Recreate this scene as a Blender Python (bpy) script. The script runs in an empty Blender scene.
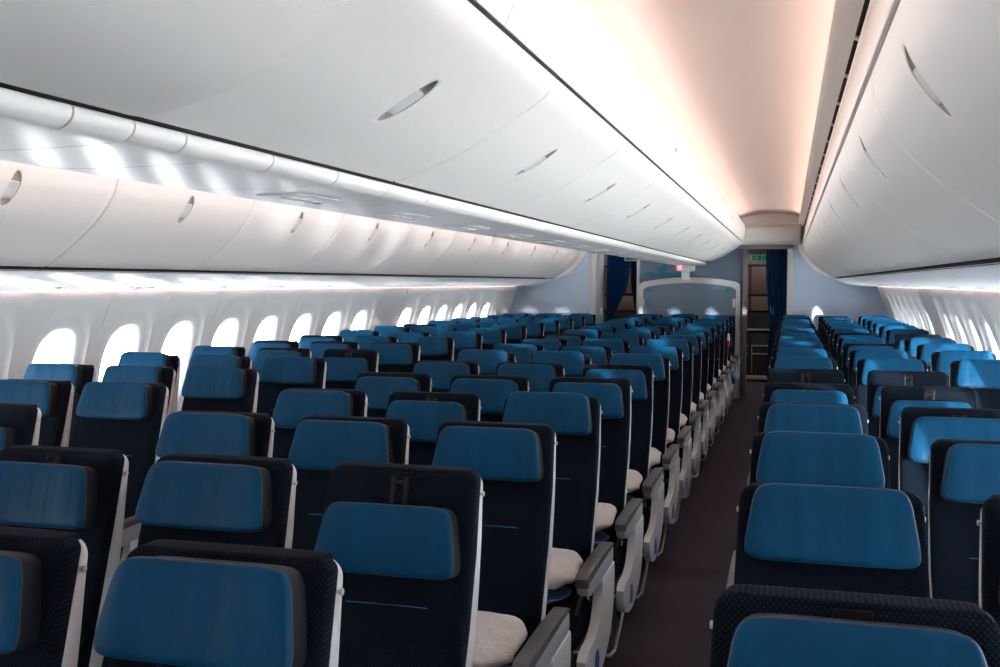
import bpy, bmesh, math, random
from math import sin, cos, pi, radians, sqrt
from mathutils import Vector, Matrix
random.seed(7)
S = bpy.context.scene
C = S.collection

# ------------------------------------------------------------------ materials
def rgb(h):
    h = h.lstrip('#'); v = [int(h[i:i+2], 16) / 255 for i in (0, 2, 4)]
    return tuple(x / 12.92 if x <= .04045 else ((x + .055) / 1.055) ** 2.4 for x in v) + (1,)
def mat(name, col, rough=.5, metal=0., spec=.5, bump=0., bscale=40., bstretch=(1, 1, 1), var=0., emis=None, estr=0., coat=0., sheen=0., bdist=.002):
    m = bpy.data.materials.new(name); m.use_nodes = True
    nt = m.node_tree; b = nt.nodes['Principled BSDF']
    if isinstance(col, str): col = rgb(col)
    b.inputs['Base Color'].default_value = col
    b.inputs['Roughness'].default_value = rough
    b.inputs['Metallic'].default_value = metal
    b.inputs['Specular IOR Level'].default_value = spec
    b.inputs['Coat Weight'].default_value = coat
    b.inputs['Sheen Weight'].default_value = sheen
    if emis is not None:
        b.inputs['Emission Color'].default_value = rgb(emis) if isinstance(emis, str) else emis
        b.inputs['Emission Strength'].default_value = estr
    if bump or var:
        tc = nt.nodes.new('ShaderNodeTexCoord'); mp = nt.nodes.new('ShaderNodeMapping')
        mp.inputs['Scale'].default_value = bstretch
        n = nt.nodes.new('ShaderNodeTexNoise'); n.inputs['Scale'].default_value = bscale; n.inputs['Detail'].default_value = 3
        nt.links.new(tc.outputs['Object'], mp.inputs['Vector']); nt.links.new(mp.outputs['Vector'], n.inputs['Vector'])
        if bump:
            bp = nt.nodes.new('ShaderNodeBump'); bp.inputs['Strength'].default_value = bump; bp.inputs['Distance'].default_value = bdist
            nt.links.new(n.outputs['Fac'], bp.inputs['Height']); nt.links.new(bp.outputs['Normal'], b.inputs['Normal'])
        if var:
            mx = nt.nodes.new('ShaderNodeMix'); mx.data_type = 'RGBA'
            mx.inputs['A'].default_value = tuple(c * (1 - var) for c in col[:3]) + (1,)
            mx.inputs['B'].default_value = tuple(min(1, c * (1 + var)) for c in col[:3]) + (1,)
            nt.links.new(n.outputs['Fac'], mx.inputs['Factor']); nt.links.new(mx.outputs['Result'], b.inputs['Base Color'])
    return m
def fabric_mat():
    # dark navy weave with a grid of tiny blue dots
    m = bpy.data.materials.new('seat_fabric'); m.use_nodes = True
    nt = m.node_tree; b = nt.nodes['Principled BSDF']; N = nt.nodes.new; L = nt.links.new
    b.inputs['Roughness'].default_value = .92; b.inputs['Specular IOR Level'].default_value = .12
    tc = N('ShaderNodeTexCoord'); mp = N('ShaderNodeMapping'); mp.inputs['Scale'].default_value = (1, .001, 1)
    L(tc.outputs['Object'], mp.inputs['Vector'])
    sp = N('ShaderNodeSeparateXYZ'); L(mp.outputs['Vector'], sp.inputs['Vector'])
    outs = []
    for ax in ('X', 'Z'):
        mu = N('ShaderNodeMath'); mu.operation = 'MULTIPLY'; mu.inputs[1].default_value = 2 * pi / .0085
        L(sp.outputs[ax], mu.inputs[0])
        si = N('ShaderNodeMath'); si.operation = 'SINE'; L(mu.outputs[0], si.inputs[0]); outs.append(si)
    ad = N('ShaderNodeMath'); ad.operation = 'MULTIPLY'; L(outs[0].outputs[0], ad.inputs[0]); L(outs[1].outputs[0], ad.inputs[1])
    cr = N('ShaderNodeMapRange'); cr.inputs['From Min'].default_value = .25; cr.inputs['From Max'].default_value = .75
    L(ad.outputs[0], cr.inputs['Value'])
    mx = N('ShaderNodeMix'); mx.data_type = 'RGBA'
    mx.inputs['A'].default_value = (.0022, .0042, .009, 1); mx.inputs['B'].default_value = (.0055, .018, .040, 1)
    L(cr.outputs['Result'], mx.inputs['Factor']); L(mx.outputs['Result'], b.inputs['Base Color'])
    bp = N('ShaderNodeBump'); bp.inputs['Strength'].default_value = .35; bp.inputs['Distance'].default_value = .0015
    L(ad.outputs[0], bp.inputs['Height']); L(bp.outputs['Normal'], b.inputs['Normal'])
    return m
def leather_mat():
    m = bpy.data.materials.new('headrest_leather'); m.use_nodes = True
    nt = m.node_tree; b = nt.nodes['Principled BSDF']; N = nt.nodes.new; L = nt.links.new
    b.inputs['Roughness'].default_value = .45; b.inputs['Specular IOR Level'].default_value = .14
    tc = N('ShaderNodeTexCoord'); oi = N('ShaderNodeObjectInfo')
    add = N('ShaderNodeVectorMath'); add.operation = 'ADD'
    sc = N('ShaderNodeMath'); sc.operation = 'MULTIPLY'; sc.inputs[1].default_value = 37
    L(oi.outputs['Random'], sc.inputs[0]); L(tc.outputs['Object'], add.inputs[0]); L(sc.outputs[0], add.inputs[1])
    mp = N('ShaderNodeMapping'); mp.inputs['Scale'].default_value = (22, 2, 2.4); L(add.outputs['Vector'], mp.inputs['Vector'])
    n1 = N('ShaderNodeTexNoise'); n1.inputs['Scale'].default_value = 1; n1.inputs['Detail'].default_value = 1.5; L(mp.outputs['Vector'], n1.inputs['Vector'])
    n2 = N('ShaderNodeTexNoise'); n2.inputs['Scale'].default_value = 350; L(tc.outputs['Object'], n2.inputs['Vector'])
    b1 = N('ShaderNodeBump'); b1.inputs['Strength'].default_value = .45; b1.inputs['Distance'].default_value = .014; L(n1.outputs['Fac'], b1.inputs['Height'])
    b2 = N('ShaderNodeBump'); b2.inputs['Strength'].default_value = .25; b2.inputs['Distance'].default_value = .0006
    L(n2.outputs['Fac'], b2.inputs['Height']); L(b1.outputs['Normal'], b2.inputs['Normal']); L(b2.outputs['Normal'], b.inputs['Normal'])
    mx = N('ShaderNodeMix'); mx.data_type = 'RGBA'
    mx.inputs['A'].default_value = (.0004, .041, .103, 1); mx.inputs['B'].default_value = (.0007, .062, .146, 1)
    L(n1.outputs['Fac'], mx.inputs['Factor']); L(mx.outputs['Result'], b.inputs['Base Color'])
    return m
def glass_mat():
    m = bpy.data.materials.new('window_pane'); m.use_nodes = True
    nt = m.node_tree; nt.nodes.clear(); N = nt.nodes.new; L = nt.links.new
    o = N('ShaderNodeOutputMaterial'); t = N('ShaderNodeBsdfTransparent'); g = N('ShaderNodeBsdfGlossy'); x = N('ShaderNodeMixShader')
    t.inputs['Color'].default_value = (.97, .98, .98, 1); g.inputs['Roughness'].default_value = .05; x.inputs[0].default_value = .05
    L(t.outputs[0], x.inputs[1]); L(g.outputs[0], x.inputs[2]); L(x.outputs[0], o.inputs[0])
    return m
M = dict(
    fabric=fabric_mat(), leather=leather_mat(), glass=glass_mat(),
    wing=mat('headrest_side_leather', '#15171f', .6, spec=.3, bump=.2, bscale=120),
    piping=mat('pale_piping', '#363d47', .6),
    shell=mat('seat_shell_plastic', '#d0d2d4', .38, bump=.06, bscale=60),
    teal=mat('teal_stitching', '#0e6f9c', .6),
    hook=mat('coat_hook_plastic', '#c4c4c4', .3),
    rail=mat('headrest_rail_black', '#0c0d10', .6, spec=.15),
    armpad=mat('armrest_pad', '#4b4c4e', .45, bump=.2, bscale=200),
    armside=mat('armrest_side', '#a3aab0', .35),
    metal=mat('brushed_metal', '#b8b5b0', .35, metal=.7),
    darkmetal=mat('dark_metal', '#17181b', .5, spec=.3),
    belt=mat('seat_belt_webbing', '#14161b', .8),
    badge=mat('blue_badge', '#0d4fa8', .4),
    pillow=mat('pillow_cloth', '#cfcdca', .9, bump=.8, bscale=16, bdist=.03, sheen=.2),
    blanket=mat('blanket_wrap', '#2d6ea3', .4, bump=.5, bscale=22, bdist=.01),
    bin=mat('bin_plastic', '#e9eae9', .42, spec=.4, bump=.02, bscale=300),
    binin=mat('bin_recess_shade', '#a8a497', .5),  # shading of the latch hollow, put into its colour
    flap=mat('latch_flap', '#d4d6da', .35),
    black=mat('gap_black', '#0b0b0b', .7),
    seam=mat('seam_grey', '#8d9190', .7),
    psu=mat('service_panel_plastic', '#dfe2e6', .28, spec=.6, bump=.12, bscale=5, bdist=.01),
    wall=mat('sidewall_plastic', '#e0e1e2', .5, bump=.02, bscale=200),
    frame=mat('window_frame_plastic', '#dadfe4', .4),
    ceil=mat('ceiling_plastic', '#d8d6d2', .45, bump=.03, bscale=100),
    carpet=mat('aisle_carpet', '#433c45', .97, spec=.1, bump=.8, bscale=500, var=.45),
    bulk=mat('bulkhead_blue', '#b1c4da', .45, bump=.04, bscale=60),
    bulkdark=mat('bulkhead_slate', '#66788c', .55),
    jamb=mat('jamb_white', '#b9bdc0', .45),
    curtain=mat('curtain_blue', '#0f6cab', .85, bump=.1, bscale=200),
    curtaind=mat('curtain_navy', '#14507f', .85, bump=.1, bscale=200),
    galley=mat('galley_brown', '#5a4b46', .5),
    galleyd=mat('galley_dark', '#1b1a1c', .6),
    galleyl=mat('galley_grey', '#7a7774', .45),
    green=mat('exit_green', '#0d6b4a', .4, emis='#0f7a55', estr=.25),
    white=mat('sign_white', '#e8efe9', .5),
    tealmark=mat('teal_mark', '#1a7f9c', .5),
    pink=mat('lit_sign', '#f0a0a0', .5, emis='#ff6f6f', estr=1.2),
    led=mat('cove_led', '#ffffff', .5, emis=(1, .40, .27, 1), estr=6.),
    lamp=mat('galley_fill_white', '#ffffff', .5, emis='#fff0e0', estr=30.),  # glow of the panels added to brighten the galley
    led2=mat('wall_wash_led', '#ffffff', .5, emis=(1, .5, .42, 1), estr=1.6),
    red=mat('red_cloth', '#b3163a', .7), 
)

def diffuser_mat():
    m = bpy.data.materials.new('window_blind'); m.use_nodes = True; nt = m.node_tree; nt.nodes.clear(); N = nt.nodes.new; L = nt.links.new
    o = N('ShaderNodeOutputMaterial'); t = N('ShaderNodeBsdfTranslucent'); g = N('ShaderNodeBsdfDiffuse'); x = N('ShaderNodeMixShader')
    t.inputs['Color'].default_value = (.92, .93, .94, 1); g.inputs['Color'].default_value = (.8, .8, .8, 1); x.inputs[0].default_value = .15
    L(t.outputs[0], x.inputs[1]); L(g.outputs[0], x.inputs[2]); L(x.outputs[0], o.inputs[0]); return m
M['blind'] = diffuser_mat()  # for the invented sheets that diffuse light at the forward windows
# ------------------------------------------------------------------ mesh helpers
def tag(o, label=None, cat=None, group=None, kind=None):
    if label: o['label'] = label
    if cat: o['category'] = cat
    if group: o['group'] = group
    if kind: o['kind'] = kind
    return o
def link(name, me, parent=None):
    o = bpy.data.objects.new(name, me); C.objects.link(o)
    if parent is not None: o.parent = parent
    return o
def finish(bm, name, mats, parent=None, smooth=True, sharp=40, loc=None):
    bmesh.ops.recalc_face_normals(bm, faces=bm.faces)
    me = bpy.data.meshes.new(name); bm.to_mesh(me); bm.free()
    if not isinstance(mats, (list, tuple)): mats = [mats]
    for m in mats: me.materials.append(m)
    if smooth:
        for p in me.polygons: p.use_smooth = True
        me.set_sharp_from_angle(angle=radians(sharp))
    o = link(name, me, parent)
    if loc: o.location = loc
    return o
def empty(name, loc, parent=None):
    o = link(name, None, parent); o.location = loc; o.empty_display_size = .1; return o
def rings(bm, rs, cap0=True, cap1=True, closed=True, mi=0):
    """skin a list of point rings"""
    vs = [[bm.verts.new(p) for p in r] for r in rs]
    n = len(vs[0])
    for a, b in zip(vs, vs[1:]):
        for i in range(n if closed else n - 1):
            j = (i + 1) % n
            f = bm.faces.new((a[i], a[j], b[j], b[i])); f.material_index = mi
    if cap0: f = bm.faces.new(vs[0][::-1]); f.material_index = mi
    if cap1: f = bm.faces.new(vs[-1]); f.material_index = mi
    return vs
def box(bm, x0, x1, y0, y1, z0, z1, bev=0., mi=0, seg=2):
    r = bmesh.ops.create_cube(bm, size=1.)
    vs = r['verts']
    for v in vs:
        v.co = Vector(((x0 + x1) / 2 + v.co.x * (x1 - x0), (y0 + y1) / 2 + v.co.y * (y1 - y0), (z0 + z1) / 2 + v.co.z * (z1 - z0)))
    fs = set(f for v in vs for f in v.link_faces)
    for f in fs: f.material_index = mi
    if bev:
        es = list(set(e for v in vs for e in v.link_edges))
        r2 = bmesh.ops.bevel(bm, geom=es, offset=bev, segments=seg, affect='EDGES', profile=.5)
        for f in r2['faces']: f.material_index = mi
def tube(bm, pts, r, n=8, mi=0):
    pts = [Vector(p) for p in pts]; rs = []; up = Vector((0, 0, 1)); prev = None
    for i, p in enumerate(pts):
        d = (pts[min(i + 1, len(pts) - 1)] - pts[max(i - 1, 0)]).normalized()
        if prev is None:
            a = d.cross(up if abs(d.z) < .9 else Vector((1, 0, 0))).normalized()
        else:
            a = (prev - d * prev.dot(d)).normalized()
        prev = a; b = d.cross(a)
        rr = r[i] if isinstance(r, (list, tuple)) else r
        rs.append([p + a * rr * cos(2 * pi * k / n) + b * rr * sin(2 * pi * k / n) for k in range(n)])
    rings(bm, rs, mi=mi)
def prism_yz(bm, pts, x0, x1, bev=0., mi=0):
    a = [bm.verts.new((x0, y, z)) for y, z in pts]; b = [bm.verts.new((x1, y, z)) for y, z in pts]
    n = len(pts); fs = [bm.faces.new(a[::-1]), bm.faces.new(b)]
    for i in range(n): fs.append(bm.faces.new((a[i], a[(i + 1) % n], b[(i + 1) % n], b[i])))
    for f in fs: f.material_index = mi
    if bev:
        es = set(fs[0].edges) | set(fs[1].edges)
        bmesh.ops.bevel(bm, geom=list(es), offset=bev, segments=3, affect='EDGES', profile=.5)
def catmull(pts, n=8):
    P = [Vector(p) for p in pts]; P = [2 * P[0] - P[1]] + P + [2 * P[-1] - P[-2]]; out = []
    for i in range(1, len(P) - 2):
        for k in range(n):
            t = k / n
            out.append(.5 * ((2 * P[i]) + (-P[i-1] + P[i+1]) * t + (2 * P[i-1] - 5 * P[i] + 4 * P[i+1] - P[i+2]) * t * t + (-P[i-1] + 3 * P[i] - 3 * P[i+1] + P[i+2]) * t ** 3))
    out.append(P[-2]); return out
def supell(w, t, n=28, e=5.):
    out = []
    for k in range(n):
        a = 2 * pi * (k + .5) / n; c, s = cos(a), sin(a)
        out.append((w * math.copysign(abs(c) ** (2 / e), c), t * math.copysign(abs(s) ** (2 / e), s)))
    return out

# ------------------------------------------------------------------ measured layout (metres). x=0 cabin centreline, y aft, z up
CAMX, CAMZ = 1.353, 1.60
PITCH, ROW0 = .79, 1.455
NROW = 17
YB = 14.7        # aft bulkhead
YF = -7.0        # forward end, behind the photographer
COLS = {'R': 1.927, 'C': -.003, 'L': -1.903}
SP = .484

# ------------------------------------------------------------------ airline seat
ZT = 1.161
def yfront(z):          # reclined, slightly curved front of the backrest
    t = (z - .42) / (ZT - .42); return -.215 * (1 - t) - .018 * sin(pi * t)
def hwid(z):
    t = (z - .42) / (ZT - .42)
    w = .1745 + .018 * min(1, t / .55) - .008 * max(0, (t - .75) / .25)
    r = .024
    if z > ZT - r:
        q = min(1, (z - (ZT - r)) / r); w = w - r + r * sqrt(max(0, 1 - q * q))
    return w
def back_mesh():
    bm = bmesh.new(); rs = []
    zs = [.42, .5, .58, .66, .74, .82, .9, .98, 1.06, 1.11] + [ZT - .024 + .024 * sin(a * pi / 16) for a in range(0, 9)]
    for z in zs:
        w = hwid(z); q = max(0, (z - (ZT - .02)) / .02); t = .026 * (1 - .55 * q * q)
        yc = yfront(z) + .026
        r = []
        for (x, y) in supell(w, t, 32, 5.5):
            dish = .010 * (x / w) ** 2 if y < 0 else 0     # side bolsters come forward
            r.append((x, yc + y - dish, z))
        rs.append(r)
    rings(bm, rs)
    rs = []      # fabric folded back over the top edge
    for z, dw, dt in ((ZT - .010, .016, 0), (ZT - .003, .016, 0), (ZT + .0005, .020, -.004), (ZT + .001, .03, -.012)):
        rs.append([(x, .034 + y, z) for x, y in supell(.184 - dw, .030 + dt, 32, 6)])
    rings(bm, rs)
    zc = .868      # teal stitch line across the back
    n = 10; rr = []
    for k in range(n + 1):
        x = -.10 + .20 * k / n
        y = yfront(zc) - .010 * (x / .2) ** 2 - .0008
        rr.append([(x, y, zc - .0014), (x, y - .0012, zc), (x, y, zc + .0014)])
    rings(bm, rr, cap0=False, cap1=False, closed=False, mi=1)
    return bm
def shell_mesh():
    bm = bmesh.new(); rs = []
    zs = [.36, .42, .5, .6, .7, .8, .9, 1.0, 1.08, 1.12] + [ZT - .039 + .0298 * sin(a * pi / 16) for a in range(0, 9)]
    for z in zs:
        zz = min(z, ZT - .001)
        t = (z - .42) / (ZT - .42); w = .173 + .018 * min(1, max(0, t) / .55) - .008 * max(0, t - .75) / .25
        r_ = .030; z1 = ZT - .009
        if z > z1 - r_:
            q = min(1, (z - (z1 - r_)) / r_); w = w - r_ + r_ * sqrt(max(0, 1 - q * q))
        th = .014 + .030 * min(1, (1 - min(1, t)) * 2.0)
        y0 = yfront(min(z, ZT)) + .040
        r = []
        for (x, y) in supell(w, th, 32, 4.5): r.append((x, y0 + th + y, z))
        rs.append(r)
    rings(bm, rs)
    # seat-back screen bezel and tray on the rear face
    for z0, z1, m in ((.86, 1.06, 1), (.60, .80, 0)):
        pts = []
        yb0 = yfront(z0) + .04 + .076; yb1 = yfront(z1) + .04 + .072
        a = [(-.13, yb0, z0), (.13, yb0, z0), (.13, yb1, z1), (-.13, yb1, z1)]
        b = [(x, y + .012, z) for x, y, z in a]
        rings(bm, [a, b], mi=m)
    return bm
def outline(hb, ht, h, n=72):
    """rounded trapezoid outline, wider towards the bottom, barrel sides"""
    out = []
    for k in range(n):
        a = 2 * pi * (k + .5) / n; c, s = cos(a), sin(a); e = 9.5
        x = math.copysign(abs(c) ** (2 / e), c); z = math.copysign(abs(s) ** (2 / e), s)
        v = (z + 1) / 2
        w = hb + (ht - hb) * v ** 2.1
        out.append((x * w, z * h / 2))
    return out
HB, HT, HH = .170, .144, .157
def pad_y(x, z): return -.074 + .016 * (1 - min(1, abs(x) / .18) ** 2) + .010 * (z / HH)   # concave, wings forward
def headrest_meshes():
    ol = outline(HB, HT, HH)
    bm = bmesh.new(); rs = []
    for s, dy in ((.985, .066), (1., .062), (1., .012)):     # dark body
        rs.append([(x * s, pad_y(x, z) + dy, z * s) for x, z in ol])
    rings(bm, rs)
    body = bm
    bm = bmesh.new(); rs = []
    for s, dy in ((1.0, .014), (1.004, .008), (.99, .002), (.96, -.001), (.85, -.004), (.65, -.006), (.4, -.007), (.15, -.0075)):
        rs.append([(x * s, pad_y(x * s, z * s) + dy, z * s) for x, z in ol])
    rings(bm, rs)
    cover = bm
    bm = bmesh.new(); p = [(x * 1.002, pad_y(x, z) + .013, z * 1.002) for x, z in ol]
    p = p + [p[0]]; tube(bm, p, .0015, 6); pipe = bm
    return body, cover, pipe
def cushion_mesh():
    bm = bmesh.new(); rs = []
    for dz, s in ((0, .93), (.015, 1.), (.06, 1.), (.085, .985), (.098, .94), (.106, .80), (.110, .5)):
        rs.append([(x * s, -.40 + y * s, .375 + dz + .02 * (-y * s / .23 - .1) * (1 if dz > .05 else 0)) for x, y in supell(.214, .235, 36, 5.5)])
    rings(bm, rs); return bm
def pan_mesh():
    bm = bmesh.new(); box(bm, -.205, .205, -.60, -.17, .335, .378, .012); return bm
def leg_mesh():
    bm = bmesh.new()
    prism_yz(bm, [(-.58, .012), (-.54, .012), (-.47, .30), (-.30, .30), (-.16, .012), (-.11, .012), (-.24, .34), (-.50, .34)], -.011, .011, .003)
    box(bm, -.016, .016, -.60, -.09, .001, .016, .003); return bm
def bar_mesh():
    bm = bmesh.new()
    tube(bm, [(.215, -.33, .24), (.215, -.42, .18), (.215, -.56, .115), (.20, -.60, .102), (.15, -.60, .10), (-.15, -.60, .10), (-.20, -.60, .102), (-.215, -.56, .115), (-.215, -.42, .18), (-.215, -.33, .24)], .0075, 8)
    return bm
def arm_mesh():
    bm = bmesh.new()
    prism_yz(bm, [(-.60, .632), (-.61, .612), (-.60, .588), (-.56, .572), (-.36, .560), (-.22, .545), (-.14, .55), (-.10, .58), (-.10, .622), (-.13, .636)], -.0185, .0185, .005)
    return bm
def armpad_mesh():
    bm = bmesh.new()
    prism_yz(bm, [(-.612, .612), (-.612, .640), (-.595, .655), (-.3, .654), (-.14, .650), (-.11, .640), (-.11, .634), (-.59, .630), (-.598, .612)], -.023, .023, .005)
    return bm
def sidepanel_mesh():
    outer = catmull([(-.10, .57), (-.11, .46), (-.17, .345), (-.30, .275), (-.46, .255), (-.60, .285), (-.655, .34)], 6)
    inner = catmull([(-.655, .385), (-.60, .405), (-.50, .41), (-.42, .44), (-.37, .50), (-.345, .57)], 6)
    pts = [(p.x, p.y) for p in [Vector((a[0], a[1])) for a in outer]] + [(p[0], p[1]) for p in inner]
    bm = bmesh.new(); prism_yz(bm, pts, -.014, .018, .006)
    return bm
def badge_mesh():
    bm = bmesh.new(); prism_yz(bm, [(-.50, .29), (-.44, .28), (-.42, .315), (-.445, .36), (-.48, .36), (-.50, .33)], .0185, .0205); return bm
def rail_mesh():
    bm = bmesh.new()
    box(bm, -.026, .026, -.004, .002, -.15, .006, .002)
    for s in (-1, 1): box(bm, s * .016 - .006, s * .016 + .006, -.010, -.003, -.15, -.006, .002, mi=1)
    box(bm, -.022, .022, -.009, -.003, -.022, -.014, .002, mi=1)
    return bm
def hook_mesh():
    bm = bmesh.new(); n = 12
    rs = [[(x, r * cos(2 * pi * k / n), r * sin(2 * pi * k / n)) for k in range(n)] for x, r in ((0, .004), (.006, .004), (.007, .0075), (.011, .0075), (.012, .005))]
    rings(bm, rs); return bm
def belt_mesh():
    bm = bmesh.new(); rs = []
    for p, q in zip(catmull([(.17, -.20, .50), (.20, -.30, .515), (.205, -.40, .54), (.20, -.47, .50), (.19, -.50, .44)], 4), range(99)):
        rs.append([(p.x - .002, p.y, p.z - .022), (p.x - .002, p.y, p.z + .022), (p.x + .001, p.y, p.z + .022), (p.x + .001, p.y, p.z - .022)])
    rings(bm, rs); box(bm, .182, .200, -.525, -.47, .40, .46, .004, mi=1); return bm
ME = {}
def keep(key, bm, mats, sharp=45):
    o = finish(bm, key, mats, sharp=sharp); ME[key] = o.data; bpy.data.objects.remove(o)
keep('backrest', back_mesh(), [M['fabric'], M['teal']]); keep('shell', shell_mesh(), [M['shell'], M['rail']])
_b, _c, _p = headrest_meshes()
keep('headrest', _b, M['wing']); keep('leather_cover', _c, M['leather'], 60); keep('piping', _p, M['piping'])
keep('seat_cushion', cushion_mesh(), M['fabric'], 60); keep('seat_pan', pan_mesh(), M['darkmetal']); keep('leg', leg_mesh(), M['darkmetal'])
keep('baggage_bar', bar_mesh(), M['metal']); keep('armrest', arm_mesh(), M['armside']); keep('armrest_pad', armpad_mesh(), M['armpad'])
keep('side_panel', sidepanel_mesh(), M['shell']); keep('badge', badge_mesh(), M['badge']); keep('headrest_rail', rail_mesh(), [M['rail'], M['darkmetal']])
keep('coat_hook', hook_mesh(), M['hook']); keep('seat_belt', belt_mesh(), [M['belt'], M['metal']])
def part(key, parent, loc=(0, 0, 0), rot=(0, 0, 0), scale=None):
    o = link(key, ME[key], parent); o.location = loc; o.rotation_euler = rot
    if scale: o.scale = scale
    return o
TILT = math.atan2(.215, .75)
def make_seat(x, y, drop, arms, aisle, label, group, low=0, wallside=0):
    """drop: how far the headrest sits below the top edge of the back"""
    r = empty('airline_seat', (x, y, 0))
    tag(r, label, 'seat', group)
    part('backrest', r); part('shell', r)
    zc = ZT - HH / 2 - drop + .004
    h = part('headrest', r, (0, yfront(min(zc, 1.13)) + .002, zc), (-.22, 0, 0))
    part('leather_cover', h); part('piping', h)
    if drop > .012: part('headrest_rail', r, (0, yfront(1.15) - .001, ZT - .012), (-.22, 0, 0))
    part('seat_cushion', r)
    if low: part('seat_pan', r)
    for s in (-1, 1):
        part('leg', r, (s * .12, 0, 0))
        if s != wallside: part('coat_hook', r, (s * .182, yfront(1.11) + .050, 1.106), (0, 0, 0 if s > 0 else pi), scale=(.9, .8, .8))
    for s in arms:
        a = part('armrest', r, (s * .242, 0, 0)); part('armrest_pad', a)
    if aisle:
        sp_ = part('side_panel', r, (aisle * .247, 0, 0), scale=(1 if aisle > 0 else -1, 1, 1)); part('badge', sp_)
        part('seat_belt', r, scale=(1 if aisle > 0 else -1, 1, 1))
    part('baggage_bar', r, (0, 0, 0))
    return r

ORD = ['front', 'second', 'third', 'fourth', 'fifth', 'sixth', 'seventh', 'eighth', 'ninth', 'tenth', 'eleventh', 'twelfth', 'thirteenth', 'fourteenth', 'fifteenth', 'sixteenth', 'last']
# headrest drop below the seat top, read seat by seat from the photograph
DROP = {
 'R1': {0: .018, 1: -.009, 2: -.008, 3: .004, 4: .032, 5: .12, 6: 0, 7: .0},
 'R2': {1: .06, 2: .006, 3: .032, 4: .062, 5: .078, 6: 0, 7: 0},
 'R3': {},
 'C3': {0: .009, 1: .080, 2: .014, 3: -.012, 4: .026, 5: .030, 6: 0},
 'C2': {0: .022, 1: .012, 2: .012, 3: .036, 4: .022},
 'C1': {1: .034, 2: .004, 3: .008, 4: .024},
 'L3': {2: .075, 3: 0, 4: 0, 5: 0, 6: .06, 7: .015, 8: 0},
 'L2': {3: .004, 4: 0, 5: 0}, 'L1': {4: 0},
}
FIRST = {'R1': 0, 'R2': 1, 'R3': 6, 'C1': 1, 'C2': 0, 'C3': 0, 'L1': 4, 'L2': 3, 'L3': 2}
WHERE = {'R1': 'aisle seat of the right block', 'R2': 'middle seat of the right block', 'R3': 'window seat of the right block',
         'C1': 'left-hand seat of the centre block', 'C2': 'middle seat of the centre block', 'C3': 'right-hand aisle seat of the centre block',
         'L1': 'window seat of the left block', 'L2': 'middle seat of the left block', 'L3': 'aisle seat of the left block'}
GRP = {'R': 'seats in the right block', 'C': 'seats in the centre block', 'L': 'seats in the left block'}
rnd = random.Random(21)
for blk in 'RCL':
    for ci in (1, 2, 3):
        col = blk + str(ci)
        for k in range(FIRST[col], NROW):
            d = DROP[col].get(k)
            if d is None: d = rnd.choice([-.008, -.004, 0, 0, .004, .012, .022])
            if col == 'R3' : d = -.004 if k != 10 else .05
            x = COLS[blk] + SP * (ci - 2) + (.012 if col == 'R3' else 0); y = ROW0 + PITCH * k
            arms = [-1] + ([1] if ci == 3 else [])
            aisle = 0
            if col in ('C3', 'L3'): aisle = 1
            if col in ('R1', 'C1'): aisle = -1
            n = k - FIRST[col]
            word = 'last' if k == NROW - 1 else ('front' if n == 0 else ORD[n])
            look = 'headrest pulled low' if d > .03 else 'raised blue headrest' if d <= .004 else 'blue headrest just below the top'
            make_seat(x, y, d, arms, aisle, f'navy seat, {look}, {word} {WHERE[col]}', GRP[blk], wallside=1 if col == 'R3' else -1 if col == 'L1' else 0)

# pillows and blankets on the aisle seats of the centre block
def pillow_bm(seed, sx=.19, sy=.14, sz=.043):
    rr = random.Random(seed); ph = [rr.uniform(0, 6) for _ in range(4)]
    bm = bmesh.new(); rs = []; m = 14
    for i in range(-m, m + 1):
        v = i / m; 
        s = sqrt(max(0.0, 1 - abs(v) ** 2.6)) if abs(v) < 1 else 0
        s = max(s, .02)
        ring = []
        for x, y in supell(sx, sy, 40, 4.):
            sq = (.62 + .38 * s)
            wob = 1 + .03 * sin(9 * x / sx + ph[0]) * sin(7 * y / sy + ph[1])
            ring.append((x * sq * wob, y * sq * wob, sz * v * (1 - .55 * max(abs(x) / sx, abs(y) / sy) ** 3) + .006 * sin(14 * x + ph[2]) + .004 * s * sin(60 * x + 35 * y + ph[3]) + .003 * s * sin(90 * y - 40 * x + ph[1])))
        rs.append(ring)
    rings(bm, rs); return bm
PILL = [finish(pillow_bm(i), 'pillow', M['pillow']).data for i in range(3)]
BLANK = [finish(pillow_bm(9 + i, .16, .12, .020), 'blanket', M['blanket']).data for i in range(2)]
for o in [o for o in bpy.data.objects if o.name.startswith(('pillow', 'blanket'))]: bpy.data.objects.remove(o)
rnd = random.Random(3)
for k in range(1, NROW):
    y = ROW0 + PITCH * k; x = SP + COLS['C']
    n = ORD[k] if k < NROW - 1 else 'last'
    b = link('blanket', BLANK[k % 2]); b.location = (x - .01, y - .385, .522); b.rotation_euler = (-.02, 0, rnd.uniform(-.2, .2))
    tag(b, f'folded blue blanket under the pillow on the {n} right-hand aisle seat of the centre block', 'blanket', 'blankets on the centre block aisle seats')
    p = link('pillow', PILL[k % 3]); p.location = (x - .012, y - .352, .606); p.rotation_euler = (.18, rnd.uniform(-.03, .03), rnd.uniform(-.08, .08))
    tag(p, f'white pillow on the {n} right-hand aisle seat of the centre block', 'pillow', 'pillows on the centre block aisle seats')

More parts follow.
